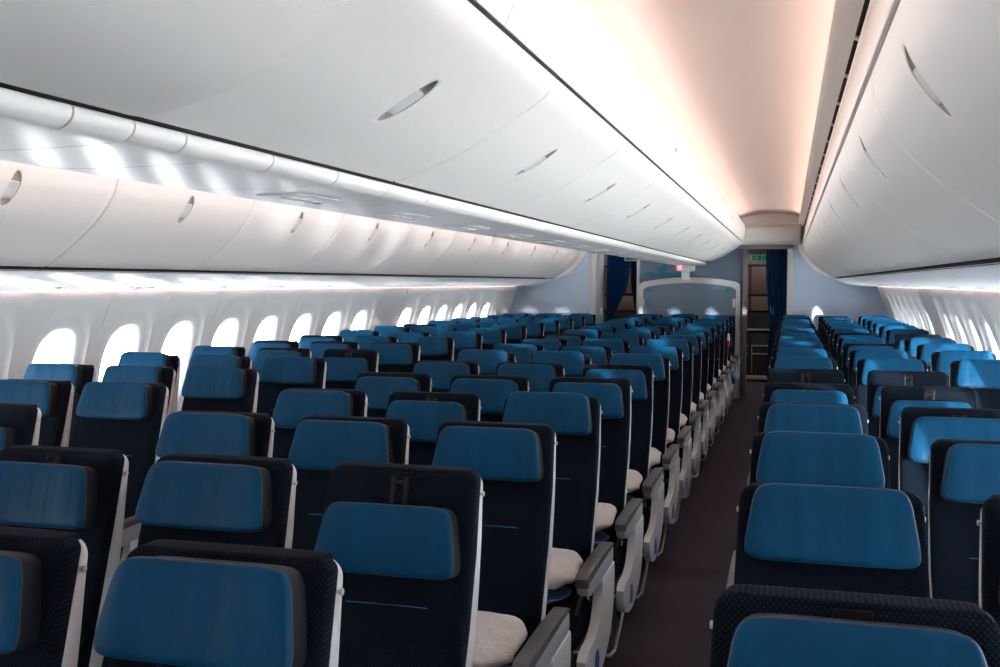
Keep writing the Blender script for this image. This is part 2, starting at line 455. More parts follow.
# a red and white bag and a blue cloth left on far aisle seats
def small_cloth(name, x, y, z, sx, sy, sz, mats, label, cat):
    bm = bmesh.new(); rs = []
    for i in range(9):
        t = i / 8; w = .55 + .45 * sin(pi * min(1, t * .8 + .15))
        rs.append([(px * w * (1 + .12 * sin(5 * t + px * 40)), py * w, sz * t) for px, py in supell(sx, sy, 20, 3)])
    v = rings(bm, rs)
    for f in bm.faces:
        if len(mats) > 1 and f.calc_center_median().z > sz * .45: f.material_index = 1
    o = finish(bm, name, mats); o.location = (x, y, z); tag(o, label, cat)
small_cloth('soft_bag', .712, ROW0 + PITCH * 13 + .05, .88, .016, .04, .15, [M['red'], M['pillow']], 'small red and white bag hanging on the aisle side of a far centre seat', 'bag')
small_cloth('hanging_cloth', .790, ROW0 + PITCH * 13 - .30, .50, .022, .08, .14, [M['badge']], 'bright blue cloth hanging from a far armrest into the right aisle', 'cloth')

# ------------------------------------------------------------------ generic lengthwise extrusion
def extrude_y(bm, prof, ys, closed=False, mi=0, cap=False):
    rings(bm, [[(x, y, z) for x, z in prof] for y in ys], cap0=cap, cap1=cap, closed=closed, mi=mi)
def cpts(pts, n=6): return [(p.x, p.y) for p in catmull([(a, b) for a, b in pts] if len(pts[0]) == 2 else pts, n)]
_cat = catmull
def catmull2(pts, n=6):
    return [(p[0], p[1]) for p in [Vector((v.x, v.y)) for v in _cat([(a, b, 0) for a, b in pts], n)]]
def thick(pts, t, side):
    """offset polyline; returns closed loop"""
    out = []
    for i, p in enumerate(pts):
        a = Vector(pts[max(0, i - 1)]); b = Vector(pts[min(len(pts) - 1, i + 1)]); d = (b - a).normalized()
        nrm = Vector((-d.y, d.x)) * side; out.append((p[0] + nrm.x * t, p[1] + nrm.y * t))
    return list(pts) + out[::-1]

# door profiles (distance from centreline, z), bottom to top
PC = catmull2([(.247, 1.888), (.343, 1.920), (.477, 1.976), (.607, 2.052), (.70, 2.113), (.735, 2.158)], 8)
PO = catmull2([(1.94, 1.672), (1.80, 1.764), (1.662, 1.877), (1.580, 1.978), (1.552, 2.04), (1.537, 2.104)], 8)

def arclen(P):
    s = [0.]
    for a, b in zip(P, P[1:]): s.append(s[-1] + math.hypot(b[0] - a[0], b[1] - a[1]))
    return s
def bulged(P, a):
    s = arclen(P); out = []
    for i, p in enumerate(P):
        u = Vector(P[max(0, i-1)]); v = Vector(P[min(len(P)-1, i+1)]); d = (v - u).normalized()
        q = a * (sin(pi * s[i] / s[-1]) ** .7 if 0 < i < len(P) - 1 else 0); out.append((p[0] + d.y * q, p[1] - d.x * q))
    return out
def at(P, s, t):
    for i in range(len(s) - 1):
        if t <= s[i + 1] or i == len(s) - 2:
            q = (t - s[i]) / (s[i + 1] - s[i]); x = P[i][0] + (P[i+1][0] - P[i][0]) * q; z = P[i][1] + (P[i+1][1] - P[i][1]) * q
            d = Vector((P[i+1][0] - P[i][0], P[i+1][1] - P[i][1])).normalized(); return x, z, d
HWD = .033
def door_bm(P, side, L, handle, facing):
    """curved door; side=+1/-1 mirrors x, facing: sign of the outward normal; handle=(s centre, half length)"""
    s = arclen(P); T = s[-1]
    ss = sorted(set([round(T * i / 26, 4) for i in range(27) if not handle or abs(T * i / 26 - handle[0]) > handle[1] * 1.12] + ([round(handle[0] + handle[1] * 1.1 * (i / 26 - .5) * 2, 4) for i in range(27)] if handle else [])))
    h = L / 2; ys = [-h, -h + .003, -h + .008, -h + .05, -h + .2, h - .2, h - .05, h - .008, h - .003, h] + ([-.042, .042] if handle else [0])
    ys = sorted(set(ys)); bm = bmesh.new(); G = []
    def F(t, y, extra=0.):
        e = min(h - abs(y), .008); et = min(t, T - t, .008)
        off = -.006 * (1 - e / .008) ** 2 - .003 * (1 - et / .008) ** 2 - extra
        x, z, d = at(P, s, t); n = Vector((d.y, -d.x)) * facing
        return (side * (x + n.x * off), y, z + n.y * off)
    G = [[bm.verts.new(F(t, y)) for t in ss] for y in ys]
    for j, (a, b) in enumerate(zip(G, G[1:])):
        for i in range(len(ss) - 1):
            if handle and abs((ys[j] + ys[j+1]) / 2) < .042 and abs((ss[i] + ss[i+1]) / 2 - handle[0]) < handle[1] * 1.1: continue
            bm.faces.new((a[i], a[i+1], b[i+1], b[i]))
    if handle:
        n = 64; rs = []
        def rp(k):
            a_ = 2 * pi * k / n; c_, q_ = cos(a_), sin(a_); m = max(abs(c_), abs(q_)); return c_ / m * handle[1] * 1.1, q_ / m * .042
        rs.append([F(handle[0] + rp(k)[0], rp(k)[1]) for k in range(n)])
        el = lambda sc: [(handle[0] + handle[1] * sc * cos(2 * pi * k / n), HWD * sc * sin(2 * pi * k / n)) for k in range(n)]
        for sc, ex in ((1.02, 0), (.985, .002)): rs.append([F(t, y, ex) for t, y in el(sc)])
        rings(bm, rs, cap0=False, cap1=False)
        rs = [[F(t, y, ex) for t, y in el(sc)] for sc, ex in ((.985, .002), (.95, .010), (.8, .016), (.4, .018))]
        rings(bm, rs, cap0=False, mi=1)
    # close with a back sheet
    B = []
    for y in (-h, h):
        B.append([bm.verts.new((side * (at(P, s, t)[0] - .022 * at(P, s, t)[2].y * facing), y, at(P, s, t)[1] + .022 * at(P, s, t)[2].x * facing)) for t in ss])
    for i in range(len(ss) - 1): bm.faces.new((B[0][i], B[0][i+1], B[1][i+1], B[1][i]))
    for g, b in ((G[0], B[0]), (G[-1], B[1])):
        for i in range(len(ss) - 1): bm.faces.new((g[i], g[i+1], b[i+1], b[i]))
    for j in (0, -1):
        bm.faces.new([B[0][j]] + [g[j] for g in G] + [B[1][j]])
    return bm
def flap_bm(P, side, handle, facing):
    s = arclen(P); bm = bmesh.new(); n = 48; rs = []
    for sc, off in ((.97, -.013), (.965, -.004), (.93, -.0025), (.5, -.004), (.1, -.005)):
        r = []
        for k in range(n):
            a = 2 * pi * k / n; c = max(-.62, min(.42, cos(a))) if sc > .9 else cos(a) * .5 - .1
            yy_ = HWD * sc * sin(a) if sc > .9 else HWD * .8 * sc * sin(a)
            t = handle[0] + handle[1] * c * sc
            x, z, d = at(P, s, t); nn = Vector((d.y, -d.x)) * facing
            r.append((side * (x + nn.x * off), yy_, z + nn.y * off))
        rs.append(r)
    rings(bm, rs); return bm
def body_bm(P, side, L, core, facing):
    """bin box behind the door, set back a little"""
    loop = [(x, z) for x, z in P]
    ins = []
    for i, p in enumerate(loop):
        a = Vector(loop[max(0, i-1)]); b = Vector(loop[min(len(loop)-1, i+1)]); d = (b - a).normalized()
        ins.append((p[0] - d.y * facing * .026, p[1] + d.x * facing * .026))
    prof = [(side * x, z) for x, z in ins + core]
    bm = bmesh.new(); extrude_y(bm, prof, (-L / 2 + .001, L / 2 - .001), closed=True, cap=True); return bm
BINME = {}
def bin_unit(kind, y0, y1, label, group, out=0.):
    if kind == 'C': P, side, facing, hd, core = PC, 1, 1, (.30, .082), [(.60, 2.16), (.26, 2.16)]
    elif kind == 'R': P, side, facing, hd, core = PO, 1, -1, None, [(1.60, 2.10), (2.2, 2.10), (2.2, 1.70)]
    else: P, side, facing, hd, core = PO, -1, -1, None, [(1.60, 2.10), (2.2, 2.10), (2.2, 1.70)]
    if kind != 'C':
        s = arclen(P); b = min(range(len(P)), key=lambda i: abs(P[i][0] - 1.588)); hd = (s[b], .082)
    else:
        s = arclen(P); b = min(range(len(P)), key=lambda i: abs(P[i][0] - .535)); hd = (s[b], .085)
    if out: P = bulged(P, .034)
    L = round(y1 - y0 - .004, 3)
    if L < .7: hd = None
    key = (kind, L, out)
    r = empty('overhead_bin', (0, (y0 + y1) / 2, 0)); tag(r, label, 'overhead bin', group)
    if key not in BINME:
        d = finish(door_bm(P, side, L, hd, facing), 'door', [M['bin'], M['binin']], r, sharp=50)
        bo = finish(body_bm(P, side, L, core, facing), 'body', M['bin'], r, smooth=False)
        fl = finish(flap_bm(P, side, hd, facing), 'latch', M['flap'], d, sharp=50) if hd else None
        BINME[key] = (d.data, bo.data, fl.data if fl else None)
    else:
        a, b, c = BINME[key]
        d = link('door', a, r); link('body', b, r)
        if c: link('latch', c, d)
def bays(c0, pitch=1.216, lo=YF + .1, hi=14.62):
    k = math.floor((lo - c0) / pitch); out = []
    while True:
        a, b = c0 + (k - .5) * pitch, c0 + (k + .5) * pitch; k += 1
        a, b = max(a, lo), min(b, hi)
        if a >= hi - .05: break
        if b - a > .1: out.append((a, b))
    return out
def nth(i): return ['nearest', 'second', 'third', 'fourth', 'fifth', 'sixth', 'seventh', 'eighth', 'ninth', 'tenth', 'eleventh', 'twelfth', 'thirteenth', 'fourteenth'][i]
def dobins(kind, c0, lo, place, grp):
    bb = [b for b in bays(c0) if b[1] > lo]
    for i, (a, b) in enumerate(bb):
        lab = f'{nth(i)} white bin in the row {place}' if i < len(bb) - 1 else f'farthest, short white bin in the row {place}'
        if kind == 'C' and i == 0: lab = 'nearest white bin over the centre seats, its door standing proud of the next'
        bin_unit(kind, a, b, lab, grp, out=.009 if (kind == 'C' and i == 0) else 0.)
dobins('C', 2.17, .4, 'over the centre seats', 'overhead bins above the centre seats')
dobins('R', 2.05, .4, 'over the right window seats', 'overhead bins above the right window seats')
dobins('L', 3.37, 2.6, 'over the left window seats', 'overhead bins above the left window seats')

def struct(name, bm, mats, label, smooth=True, sharp=40, kind='structure'):
    o = finish(bm, name, mats, smooth=smooth, sharp=sharp); tag(o, label, name.split('_')[0], kind=kind); return o

# core box between the centre bins, undersides, rails, valances
Y0, Y1 = YF, YB - .06
bm = bmesh.new()
lc = [(-x, z) for x, z in PC]
extrude_y(bm, lc + [(-.74, 2.24), (-.6, 2.60), (.2, 2.60), (.2, 1.90)], (Y0, Y1), closed=True, cap=True)
struct('trim_1', bm, M['bin'], 'white curved housing on the far side of the centre bins')
# underside of the centre bins
und = catmull2([(-.236, 1.892), (-.232, 1.866), (-.205, 1.852), (-.13, 1.846), (0, 1.844), (.15, 1.847), (.215, 1.851)], 6)
bm = bmesh.new(); extrude_y(bm, und + [(.215, 1.88), (-.236, 1.895)], [Y0 + (Y1 - Y0) * i / 40 for i in range(41)], closed=True, cap=True)
yy = Y0 + .15
while yy < Y1:      # joints between the underside panels
    loop = [(x, z - .0012) for x, z in und]; extrude_y(bm, loop, (yy, yy + .004), mi=1); yy += random.choice([.30, .42, .52])
struct('ceiling_underside', bm, [M['psu'], M['seam']], 'glossy pale underside beneath the centre bins')
# black gap and rounded rail along its right edge
bm = bmesh.new(); extrude_y(bm, [(.200, 1.880), (.243, 1.8865), (.253, 1.893), (.262, 1.903), (.22, 1.905)], (Y0, Y1), closed=True, cap=True)
extrude_y(bm, [(-.262, 1.872), (-.236, 1.877), (-.236, 1.90), (-.262, 1.90)], (Y0, Y1), closed=True, cap=True)
struct('trim_2', bm, M['black'], 'thin black gap line along the bottom edges of the centre bins')
railp = catmull2([(.206, 1.880), (.241, 1.8855), (.252, 1.877), (.247, 1.860), (.228, 1.848), (.205, 1.846)], 5)
bm = bmesh.new(); yy = Y0; rr = random.Random(5)
while yy < Y1:
    L = rr.choice([.16, .34, .5, .34]); e = min(Y1, yy + L)
    extrude_y(bm, railp, (yy + .0025, e - .0025), closed=True, cap=True); yy = e
struct('trim_3', bm, M['bin'], 'segmented rounded white rail along the bottom of the centre bins')
# top gap above the centre doors, valance panel, lip
for sgn, nm in ((1, 'right'),):
    bm = bmesh.new(); extrude_y(bm, [(.70, 2.135), (.722, 2.150), (.735, 2.20), (.70, 2.22)], (Y0, Y1), closed=True, cap=True)
    struct('trim_4', bm, M['black'], 'black gap line above the centre bin doors')
    val = catmull2([(.739, 2.169), (.757, 2.205), (.768, 2.25), (.775, 2.32), (.773, 2.385), (.766, 2.394)], 6)
    bm = bmesh.new(); yy = 1.0 - 3.65
    ys = []
    while yy < Y1:
        a = max(Y0, yy + .0015); e = min(Y1, yy + 1.216 - .0015)
        if e > a: extrude_y(bm, thick(val, .012, 1), (a, e), closed=True, cap=True)
        yy += 1.216
    struct('trim_5', bm, M['bin'], 'smooth white valance panel between the centre bins and the ceiling cove')
    bm = bmesh.new(); rs = []
    for yq in (5.47, 11.2):
        r = [[(.7745 + .002 * s_, yq + .028 * c_ * cos(2 * pi * k / 16), 2.30 + .012 * c_ * sin(2 * pi * k / 16)) for k in range(16)] for s_, c_ in ((-2, 1), (.6, 1), (.6, .6))]
        rings(bm, r)
    struct('trim_6', bm, M['seam'], 'small oval sensor openings in the white valance')
# outboard rows
for sgn, nm in ((1, 'right'), (-1, 'left')):
    mir = lambda pts: [(sgn * x, z) for x, z in pts]
    i0 = 7 if sgn > 0 else 20
    bm = bmesh.new(); extrude_y(bm, mir([(1.540, 2.108), (1.55, 2.100), (1.60, 2.10), (1.60, 2.12), (1.540, 2.117)]), (Y0, Y1), closed=True, cap=True)
    struct(f'trim_{i0}', bm, M['seam'], f'grey gap line along the top of the {nm} bin doors')
    fair = catmull2([(1.538, 2.112), (1.529, 2.116), (1.531, 2.150), (1.545, 2.160)], 4)
    bm = bmesh.new(); extrude_y(bm, mir(fair + [(1.60, 2.160), (1.60, 2.112)]), (Y0, Y1), closed=True, cap=True)
    step = mir([(1.546, 2.163), (1.538, 2.168), (1.543, 2.24), (1.556, 2.255), (1.550, 2.262), (1.553, 2.31), (1.562, 2.32), (1.60, 2.32), (1.60, 2.163)])
    extrude_y(bm, step, (Y0, Y1), closed=True, cap=True)
    struct(f'trim_{i0+1}', bm, M['bin'], f'stepped white rail above the {nm} bin doors')
    # vent panel with slots: upper plate + lower lip, bars between slots
    up = mir([(1.541, 2.3625), (1.50, 2.380), (1.473, 2.390), (1.469, 2.396), (1.474, 2.401), (1.50, 2.392), (1.541, 2.374)])
    lo_ = mir([(1.566, 2.322), (1.556, 2.330), (1.551, 2.345), (1.554, 2.357), (1.60, 2.357), (1.60, 2.322)])
    bm = bmesh.new(); extrude_y(bm, up, (Y0, Y1), closed=True, cap=True); extrude_y(bm, lo_, (Y0, Y1), closed=True, cap=True)
    yy = -.84 - .606
    while yy < Y1:
        if yy > Y0: extrude_y(bm, mir([(1.554, 2.357), (1.541, 2.3625), (1.541, 2.372), (1.56, 2.368)]), (yy, yy + .03), closed=True, cap=True)
        yy += .606
    struct(f'trim_{i0+2}', bm, M['bin'], f'white air outlet panel with long slots above the {nm} bins')
    bm = bmesh.new(); extrude_y(bm, mir([(1.530, 2.374), (1.57, 2.360), (1.60, 2.36), (1.60, 2.384), (1.530, 2.384)]), (Y0, Y1), closed=True, cap=True)
    struct(f'trim_{i0+3}', bm, M['black'], f'dark air slots behind the {nm} outlet panel')
    # lower black gap and service panel underside
    bm = bmesh.new(); extrude_y(bm, mir([(1.945, 1.655), (1.958, 1.672), (2.0, 1.70), (2.0, 1.655)]), (Y0, YB - .6), closed=True, cap=True)
    struct(f'trim_{i0+4}', bm, M['black'], f'thin black gap line under the {nm} bin doors')
    su = catmull2([(1.944, 1.660), (1.965, 1.646), (2.06, 1.606), (2.18, 1.580), (2.33, 1.562), (2.47, 1.556), (2.505, 1.560), (2.515, 1.572)], 6)
    bm = bmesh.new(); extrude_y(bm, mir(su + [(2.515, 1.66), (1.955, 1.66)]), [Y0 + (Y1 - Y0) * i / 40 for i in range(41)], closed=True, cap=True)
    yy = .3
    while yy < Y1:
        extrude_y(bm, mir([(x, z - .001) for x, z in su[2:-4]]), (yy, yy + .004), mi=1); yy += random.choice([.3, .49])
    struct(f'ceiling_underside_{nm}', bm, [M['psu'], M['seam']], f'glossy pale panel strip under the {nm} bins above the windows')

for sgn, nm in ((1, 'right'), (-1, 'left')):
    bm = bmesh.new(); box(bm, min(sgn * 2.492, sgn * 2.504), max(sgn * 2.492, sgn * 2.504), .3, 14.5, 1.551, 1.5585); o = finish(bm, 'wall_wash_lamp', M['led2'], smooth=False)
    tag(o, f'thin salmon light strip along the top of the {nm} window wall', 'lamp')
# passenger service units: oval panel with three lamps, one per row
def psu_mesh():
    bm = bmesh.new(); rs = []
    for s, z in ((1., .002), (.98, -.003), (.9, -.006), (.5, -.007)):
        rs.append([(x * s, y * s, z) for x, y in supell(.085, .16, 32, 3.2)])
    rings(bm, rs, cap0=False); return bm
def lamp_bm():
    bm = bmesh.new(); rs = []
    for s, z in ((1., 0), (1., -.008), (.75, -.008), (.6, -.003)):
        rs.append([(.024 * s * cos(2 * pi * k / 16), .024 * s * sin(2 * pi * k / 16), z) for k in range(16)])
    rings(bm, rs); return bm
keep('panel', psu_mesh(), M['psu']); keep('reading_lamp', lamp_bm(), M['flap']); keep('air_vent', lamp_bm(), M['seam'])
def psu(x, y, z, tilt, label, group):
    r = empty('passenger_service_unit', (x, y, z)); r.rotation_euler = (0, tilt, 0); tag(r, label, 'service unit', group)
    part('panel', r, scale=(1, 1, .6))
    for q in (-.07, 0, .07): part('reading_lamp', r, (0, q, -.003), scale=(.8, .8, .5))
    part('air_vent', r, (0, .115, -.003), scale=(.6, .6, .5))
ordn = ['nearest', 'second', 'third', 'fourth', 'fifth', 'sixth', 'seventh', 'eighth', 'ninth', 'tenth', 'eleventh', 'twelfth', 'thirteenth', 'fourteenth', 'fifteenth', 'sixteenth', 'seventeenth']
for side, x, z, tilt, place, k0 in (('C', .0, 1.8425, 0, 'under the centre bins', 2), ('L', -2.2, 1.580, -.16, 'under the left bins', 3), ('R', 2.2, 1.580, .16, 'under the right bins', 5)):
    for i, k in enumerate(range(k0, NROW)):
        psu(x, ROW0 + PITCH * k - .35, z, tilt, f'{ordn[i]} pale reading light unit {place}', f'reading light units {place}')

# ------------------------------------------------------------------ ceilings (right aisle seen, left aisle matching) with cove lights
for sgn, nm in ((1, 'right'), (-1, 'left')):
    arc = [(sgn * x, z) for x, z in catmull2([(.66, 2.40), (.67, 2.47), (.80, 2.525), (.95, 2.553), (1.12, 2.562), (1.30, 2.550), (1.45, 2.520), (1.57, 2.465), (1.58, 2.40)], 6)]
    bm = bmesh.new(); yy = -.9 - 1.216
    while yy < 14.4:
        a, e = max(YF, yy), min(14.45, yy + 1.216)
        if e > a:
            n = 6; R = []
            for i in range(n + 1):
                t = i / n; y = a + (e - a) * t; dz = -.012 * t       # each panel drops a little towards the next joint
                R.append([(x, y, z + dz) for x, z in arc])
            R.append([(x, e + .001, z) for x, z in arc])
            rings(bm, R, cap0=False, cap1=False, closed=False)
        yy += 1.216
    struct(f'ceiling_{nm}', bm, M['ceil'], f'arched ceiling panels lit salmon from the coves above the {nm} aisle', sharp=30)
    for x0, x1, side_ in ((.700, .728, 'inner'), (1.515, 1.545, 'outer')):
        bm = bmesh.new(); box(bm, min(sgn * x0, sgn * x1), max(sgn * x0, sgn * x1), YF + .1, 13.9, 2.388 if side_ == 'inner' else 2.395, 2.396 if side_ == 'inner' else 2.401)
        o = finish(bm, 'cove_lamp', M['led'], smooth=False)
        tag(o, f'salmon light strip hidden in the {side_} cove above the {nm} aisle', 'lamp')
    for hx, side_ in ((.742, 'inner'), (1.50, 'outer')):
        ld = bpy.data.lights.new('cove_wash', 'AREA'); ld.shape = 'RECTANGLE'; ld.size = .022; ld.size_y = 15.; ld.energy = 12; ld.color = (1, .80, .72); ld.spread = radians(150)
        lo = bpy.data.objects.new('cove_wash', ld); C.objects.link(lo); lo.location = (sgn * hx, 6.3, 2.412)
        d = Vector((sgn * (1 if side_ == 'inner' else -1), 0, .30)); lo.rotation_euler = (0, math.atan2(-d.x, -d.z), 0)
# black-out shell above everything
bm = bmesh.new(); box(bm, -3.1, 3.1, YF - .1, 18.2, 2.66, 2.75); struct('roof', bm, M['seam'], 'cabin crown skin above the ceiling panels', smooth=False)

# ------------------------------------------------------------------ side walls with windows
WP = catmull2([(2.515, 1.60), (2.505, 1.54), (2.525, 1.49), (2.585, 1.35), (2.658, 1.15), (2.700, .95), (2.722, .72), (2.72, .45), (2.69, .18), (2.65, -.02)], 8)
def wx(z):
    for (a, za), (b, zb) in zip(WP[8:], WP[9:]):
        if za >= z >= zb: return a + (b - a) * (za - z) / (za - zb)
    return WP[-1][0] if z < 0 else 2.515
WC, WW, WH = 1.06, .132, .238      # window centre height, half width, half height
def shape(w, h, n, e=2.9): 
    o = []
    for k in range(n):
        a = 2 * pi * k / n; c_, s_ = cos(a), sin(a)
        o.append((w * math.copysign(abs(c_) ** (2 / e), c_), h * math.copysign(abs(s_) ** (2 / e), s_)))
    return o
def rect_pts(n, y0, y1, z0, z1):
    """points on the bay rectangle matching the angular steps"""
    o = []
    for k in range(n):
        a = 2 * pi * k / n; c_, s_ = cos(a), sin(a)
        e = 9.; y = math.copysign(abs(c_) ** (2 / e), c_); z = math.copysign(abs(s_) ** (2 / e), s_)
        m = max(abs(y), abs(z)); y, z = y / m, z / m
        o.append((y * (y1 if y > 0 else -y0), (z1 - WC) * z if z > 0 else (WC - z0) * z))
    return o
NW = 64
def bay(bm, sgn, yc, h):
    ztop, zbot = 1.545, .62
    R = rect_pts(NW, -h, h, zbot, ztop)
    A1 = shape(.240, .405, NW, 2.6); A0 = shape(.228, .393, NW, 2.6)     # sculpted arch
    W2 = shape(WW + .050, WH + .052, NW); W1 = shape(WW + .034, WH + .036, NW); W0 = shape(WW + .016, WH + .018, NW)
    def P(y, z, dep): return (sgn * (wx(WC + z) + dep), yc + y, WC + z)
    rs = []
    for q in (1., .66, .33): 
        rs.append([P(A1[i][0] + (R[i][0] - A1[i][0]) * q, A1[i][1] + (R[i][1] - A1[i][1]) * q, 0) for i in range(NW)])
    rs.append([P(y, z, 0) for y, z in A1]); rs.append([P(y, z, .011) for y, z in A0])
    for q in (.5,): rs.append([P(A0[i][0] * (1 - q) + W2[i][0] * q, A0[i][1] * (1 - q) + W2[i][1] * q, .019) for i in range(NW)])
    rs.append([P(y, z, .022) for y, z in W2]); rs.append([P(y, z, .032) for y, z in W1]); rs.append([P(y, z, .052) for y, z in W0])
    rings(bm, rs, cap0=False, cap1=False)
def plain(bm, sgn, y0, y1, z0=.62, z1=1.545):
    zs = [z0 + (z1 - z0) * i / 12 for i in range(13)]
    rings(bm, [[(sgn * wx(z), y, z) for z in zs] for y in (y0, y1)], cap0=False, cap1=False, closed=False)
WPITCH = .613
WY = {}
for sgn, nm in ((-1, 'left'), (1, 'right')):
    bm = bmesh.new()
    ks = [k for k in range(-13, 15) if k != 8]  # windows behind the viewpoint are invented, unseen, to let in more light
    yc = {k: 4.92 + WPITCH * k for k in range(-13, 15)}
    for k in range(-13, 15):
        if k in ks: bay(bm, sgn, yc[k], WPITCH / 2)
        else: plain(bm, sgn, yc[k] - WPITCH / 2, yc[k] + WPITCH / 2)
    plain(bm, sgn, YF, yc[-13] - WPITCH / 2); plain(bm, sgn, yc[14] + WPITCH / 2, YB + .1)
    for k in range(-13, 15, 2):
        zs = [.63 + (1.545 - .63) * i / 12 for i in range(13)]; y = yc[k] - WPITCH / 2
        rings(bm, [[(sgn * (wx(z) - .0006), y + q, z) for z in zs] for q in (-.0015, .0015)], cap0=False, cap1=False, closed=False, mi=1)
    for z0, z1 in ((-.02, .62), (1.545, 1.60)):
        zs = [z0 + (z1 - z0) * i / 10 for i in range(11)]
        rings(bm, [[(sgn * (wx(z) if z < 1.6 else 2.52), y, z) for z in zs] for y in (YF, YB + .1)], cap0=False, cap1=False, closed=False)
    ww = struct(f'wall_{nm}', bm, [M['wall'], M['seam']], f'white sculpted side wall with arched window recesses on the {nm} side', sharp=35)
    # outer skin with window cut-outs: box strips around the openings
    bm = bmesh.new(); X0, X1 = sgn * 2.792, sgn * 2.81
    xa, xb = min(X0, X1), max(X0, X1)
    box(bm, xa, xb, YF - .1, 18.2, -.1, WC - WH - .035); box(bm, xa, xb, YF - .1, 18.2, WC + WH + .035, 2.7)
    edges = [YF - .1] + sum([[yc[k] - WW - .035, yc[k] + WW + .035] for k in ks], []) + [18.2]
    for a, b in zip(edges[::2], edges[1::2]): box(bm, xa, xb, a, b, WC - WH - .035, WC + WH + .035)
    struct(f'wall_outer_{nm}', bm, M['seam'], f'fuselage skin outside the {nm} side wall', smooth=False)
    WSTART = -13
    for j, k in enumerate(ks):
        r = empty(f'window_{j + 1 + (0 if sgn < 0 else 30)}', (0, yc[k], 0)); 
        tag(r, f'oval cabin window number {j + 1} from the front in the {nm} side wall', 'window', kind='structure')
        b2 = bmesh.new(); rr_ = []
        for (w, h, dep) in ((WW + .017, WH + .019, .053), (WW + .006, WH + .008, .062), (WW, WH, .072), (WW + .028, WH + .0358, .185)):
            rr_.append([(sgn * (wx(WC + z * .98) + dep if dep < .1 else 2.795), y, WC + z) for y, z in shape(w, h, NW)])
        rings(b2, rr_, cap0=False, cap1=False); finish(b2, 'window_frame', M['frame'], r)
        if sgn > 0 and WSTART + j < -4:      # invented out-of-view sheets: soften window light, keep sun off near seats
            b2 = bmesh.new(); rings(b2, [[(sgn * (wx(WC + z) + q), y, WC + z) for y, z in shape(WW + .008, WH + .008, NW)] for q in (.066, .068)]); finish(b2, 'window_blind', M['blind'], r, smooth=False)
        b2 = bmesh.new(); vs = [b2.verts.new((sgn * (wx(WC + z) + .085), y, WC + z)) for y, z in shape(WW + .004, WH + .004, NW)]
        b2.faces.new(vs); finish(b2, 'window_glass', M['glass'], r, smooth=False)
        # portal guides skylight through the opening
        ld = bpy.data.lights.new('window_portal', 'AREA'); ld.shape = 'RECTANGLE'; ld.size = .56; ld.size_y = .36; ld.energy = 1
        ld.cycles.is_portal = True
        lo = bpy.data.objects.new('window_portal', ld); C.objects.link(lo); lo.location = (sgn * 2.84, yc[k], WC); lo.rotation_euler = (0, radians(90) * (1 if sgn > 0 else -1), 0)

# ------------------------------------------------------------------ floor, forward end
bm = bmesh.new(); box(bm, -2.75, 2.75, YF - .1, 18.2, -.08, 0); struct('floor', bm, M['carpet'], 'dark speckled aisle carpet', smooth=False)
bm = bmesh.new(); box(bm, -2.9, 2.9, YF - .15, YF, -.05, 2.7); struct('wall_front', bm, M['bulkdark'], 'forward partition behind the viewpoint', smooth=False)

# ------------------------------------------------------------------ aft bulkhead and galley
def panel_xz(bm, pts, y0, y1, mi=0):
    a = [bm.verts.new((x, y0, z)) for x, z in pts]; b = [bm.verts.new((x, y1, z)) for x, z in pts]
    n = len(pts); fs = [bm.faces.new(a), bm.faces.new(b[::-1])] + [bm.faces.new((a[i], b[i], b[(i+1) % n], a[(i+1) % n])) for i in range(n)]
    for f in fs: f.material_index = mi
for sgn, nm in ((1, 'right'), (-1, 'left')):
    bm = bmesh.new(); box(bm, min(sgn * 1.40, sgn * 2.78), max(sgn * 1.40, sgn * 2.78), YB, YB + .05, 0, 2.6)
    struct(f'wall_rear_{nm}', bm, M['bulk'], f'pale blue end panel behind the {nm} seats', smooth=False)
    bm = bmesh.new(); xs = (1.335, 1.42)
    box(bm, min(sgn * xs[0], sgn * xs[1]), max(sgn * xs[0], sgn * xs[1]), YB - .03, YB + .08, 0, 2.10, .01)
    struct('trim_30' if sgn > 0 else 'trim_31', bm, M['jamb'], f'white jamb of the {nm} aisle opening')
    # last bin end cap, fuller than the doors
    cap = [(sgn * x, z) for x, z in catmull2([(2.47, 1.548), (2.16, 1.575), (1.93, 1.668), (1.72, 1.755), (1.60, 1.87), (1.52, 1.98), (1.475, 2.08), (1.46, 2.20)], 6)] + [(sgn * 1.47, 2.40), (sgn * 2.5, 2.40)]
    bm = bmesh.new(); panel_xz(bm, cap, YB - .06, YB - .002); struct('trim_32' if sgn > 0 else 'trim_33', bm, M['bin'], f'white end cap closing the {nm} bin row')
# header over each aisle
for sgn, nm in ((1, 'right'), (-1, 'left')):
    prof = [(YB - .22, 2.395), (YB - .29, 2.36), (YB - .30, 2.30), (YB - .27, 2.21), (YB - .18, 2.145), (YB - .04, 2.13), (YB - .04, 2.40)]
    bm = bmesh.new(); a = [(sgn * (.70 + .80 * i / 12)) for i in range(13)]
    pp = [(y, z) for y, z in catmull2(prof[:6], 4)] + [(YB - .02, 2.13), (YB - .02, 2.60), (YB - .22, 2.60)]
    rings(bm, [[(x, y + .10 * abs(2 * i / 12 - 1) ** 2 * 0, z) for y, z in pp] for i, x in enumerate(a)])
    struct('trim_34' if sgn > 0 else 'trim_35', bm, M['bin'], f'curved white header closing the {nm} aisle ceiling')
    bm = bmesh.new(); x0, x1 = sorted((sgn * .70, sgn * 1.42)); box(bm, x0, x1, YB - .03, YB + .06, 2.07, 2.6, mi=0)
    struct('trim_36' if sgn > 0 else 'trim_37', bm, M['galleyl'], f'grey lintel over the {nm} aisle opening')
bm = bmesh.new(); box(bm, -.74, .80, YB + .02, YB + .07, 0, 2.6); struct('wall_rear_centre', bm, M['bulkdark'], 'slate blue wall above the centre partition', smooth=False)
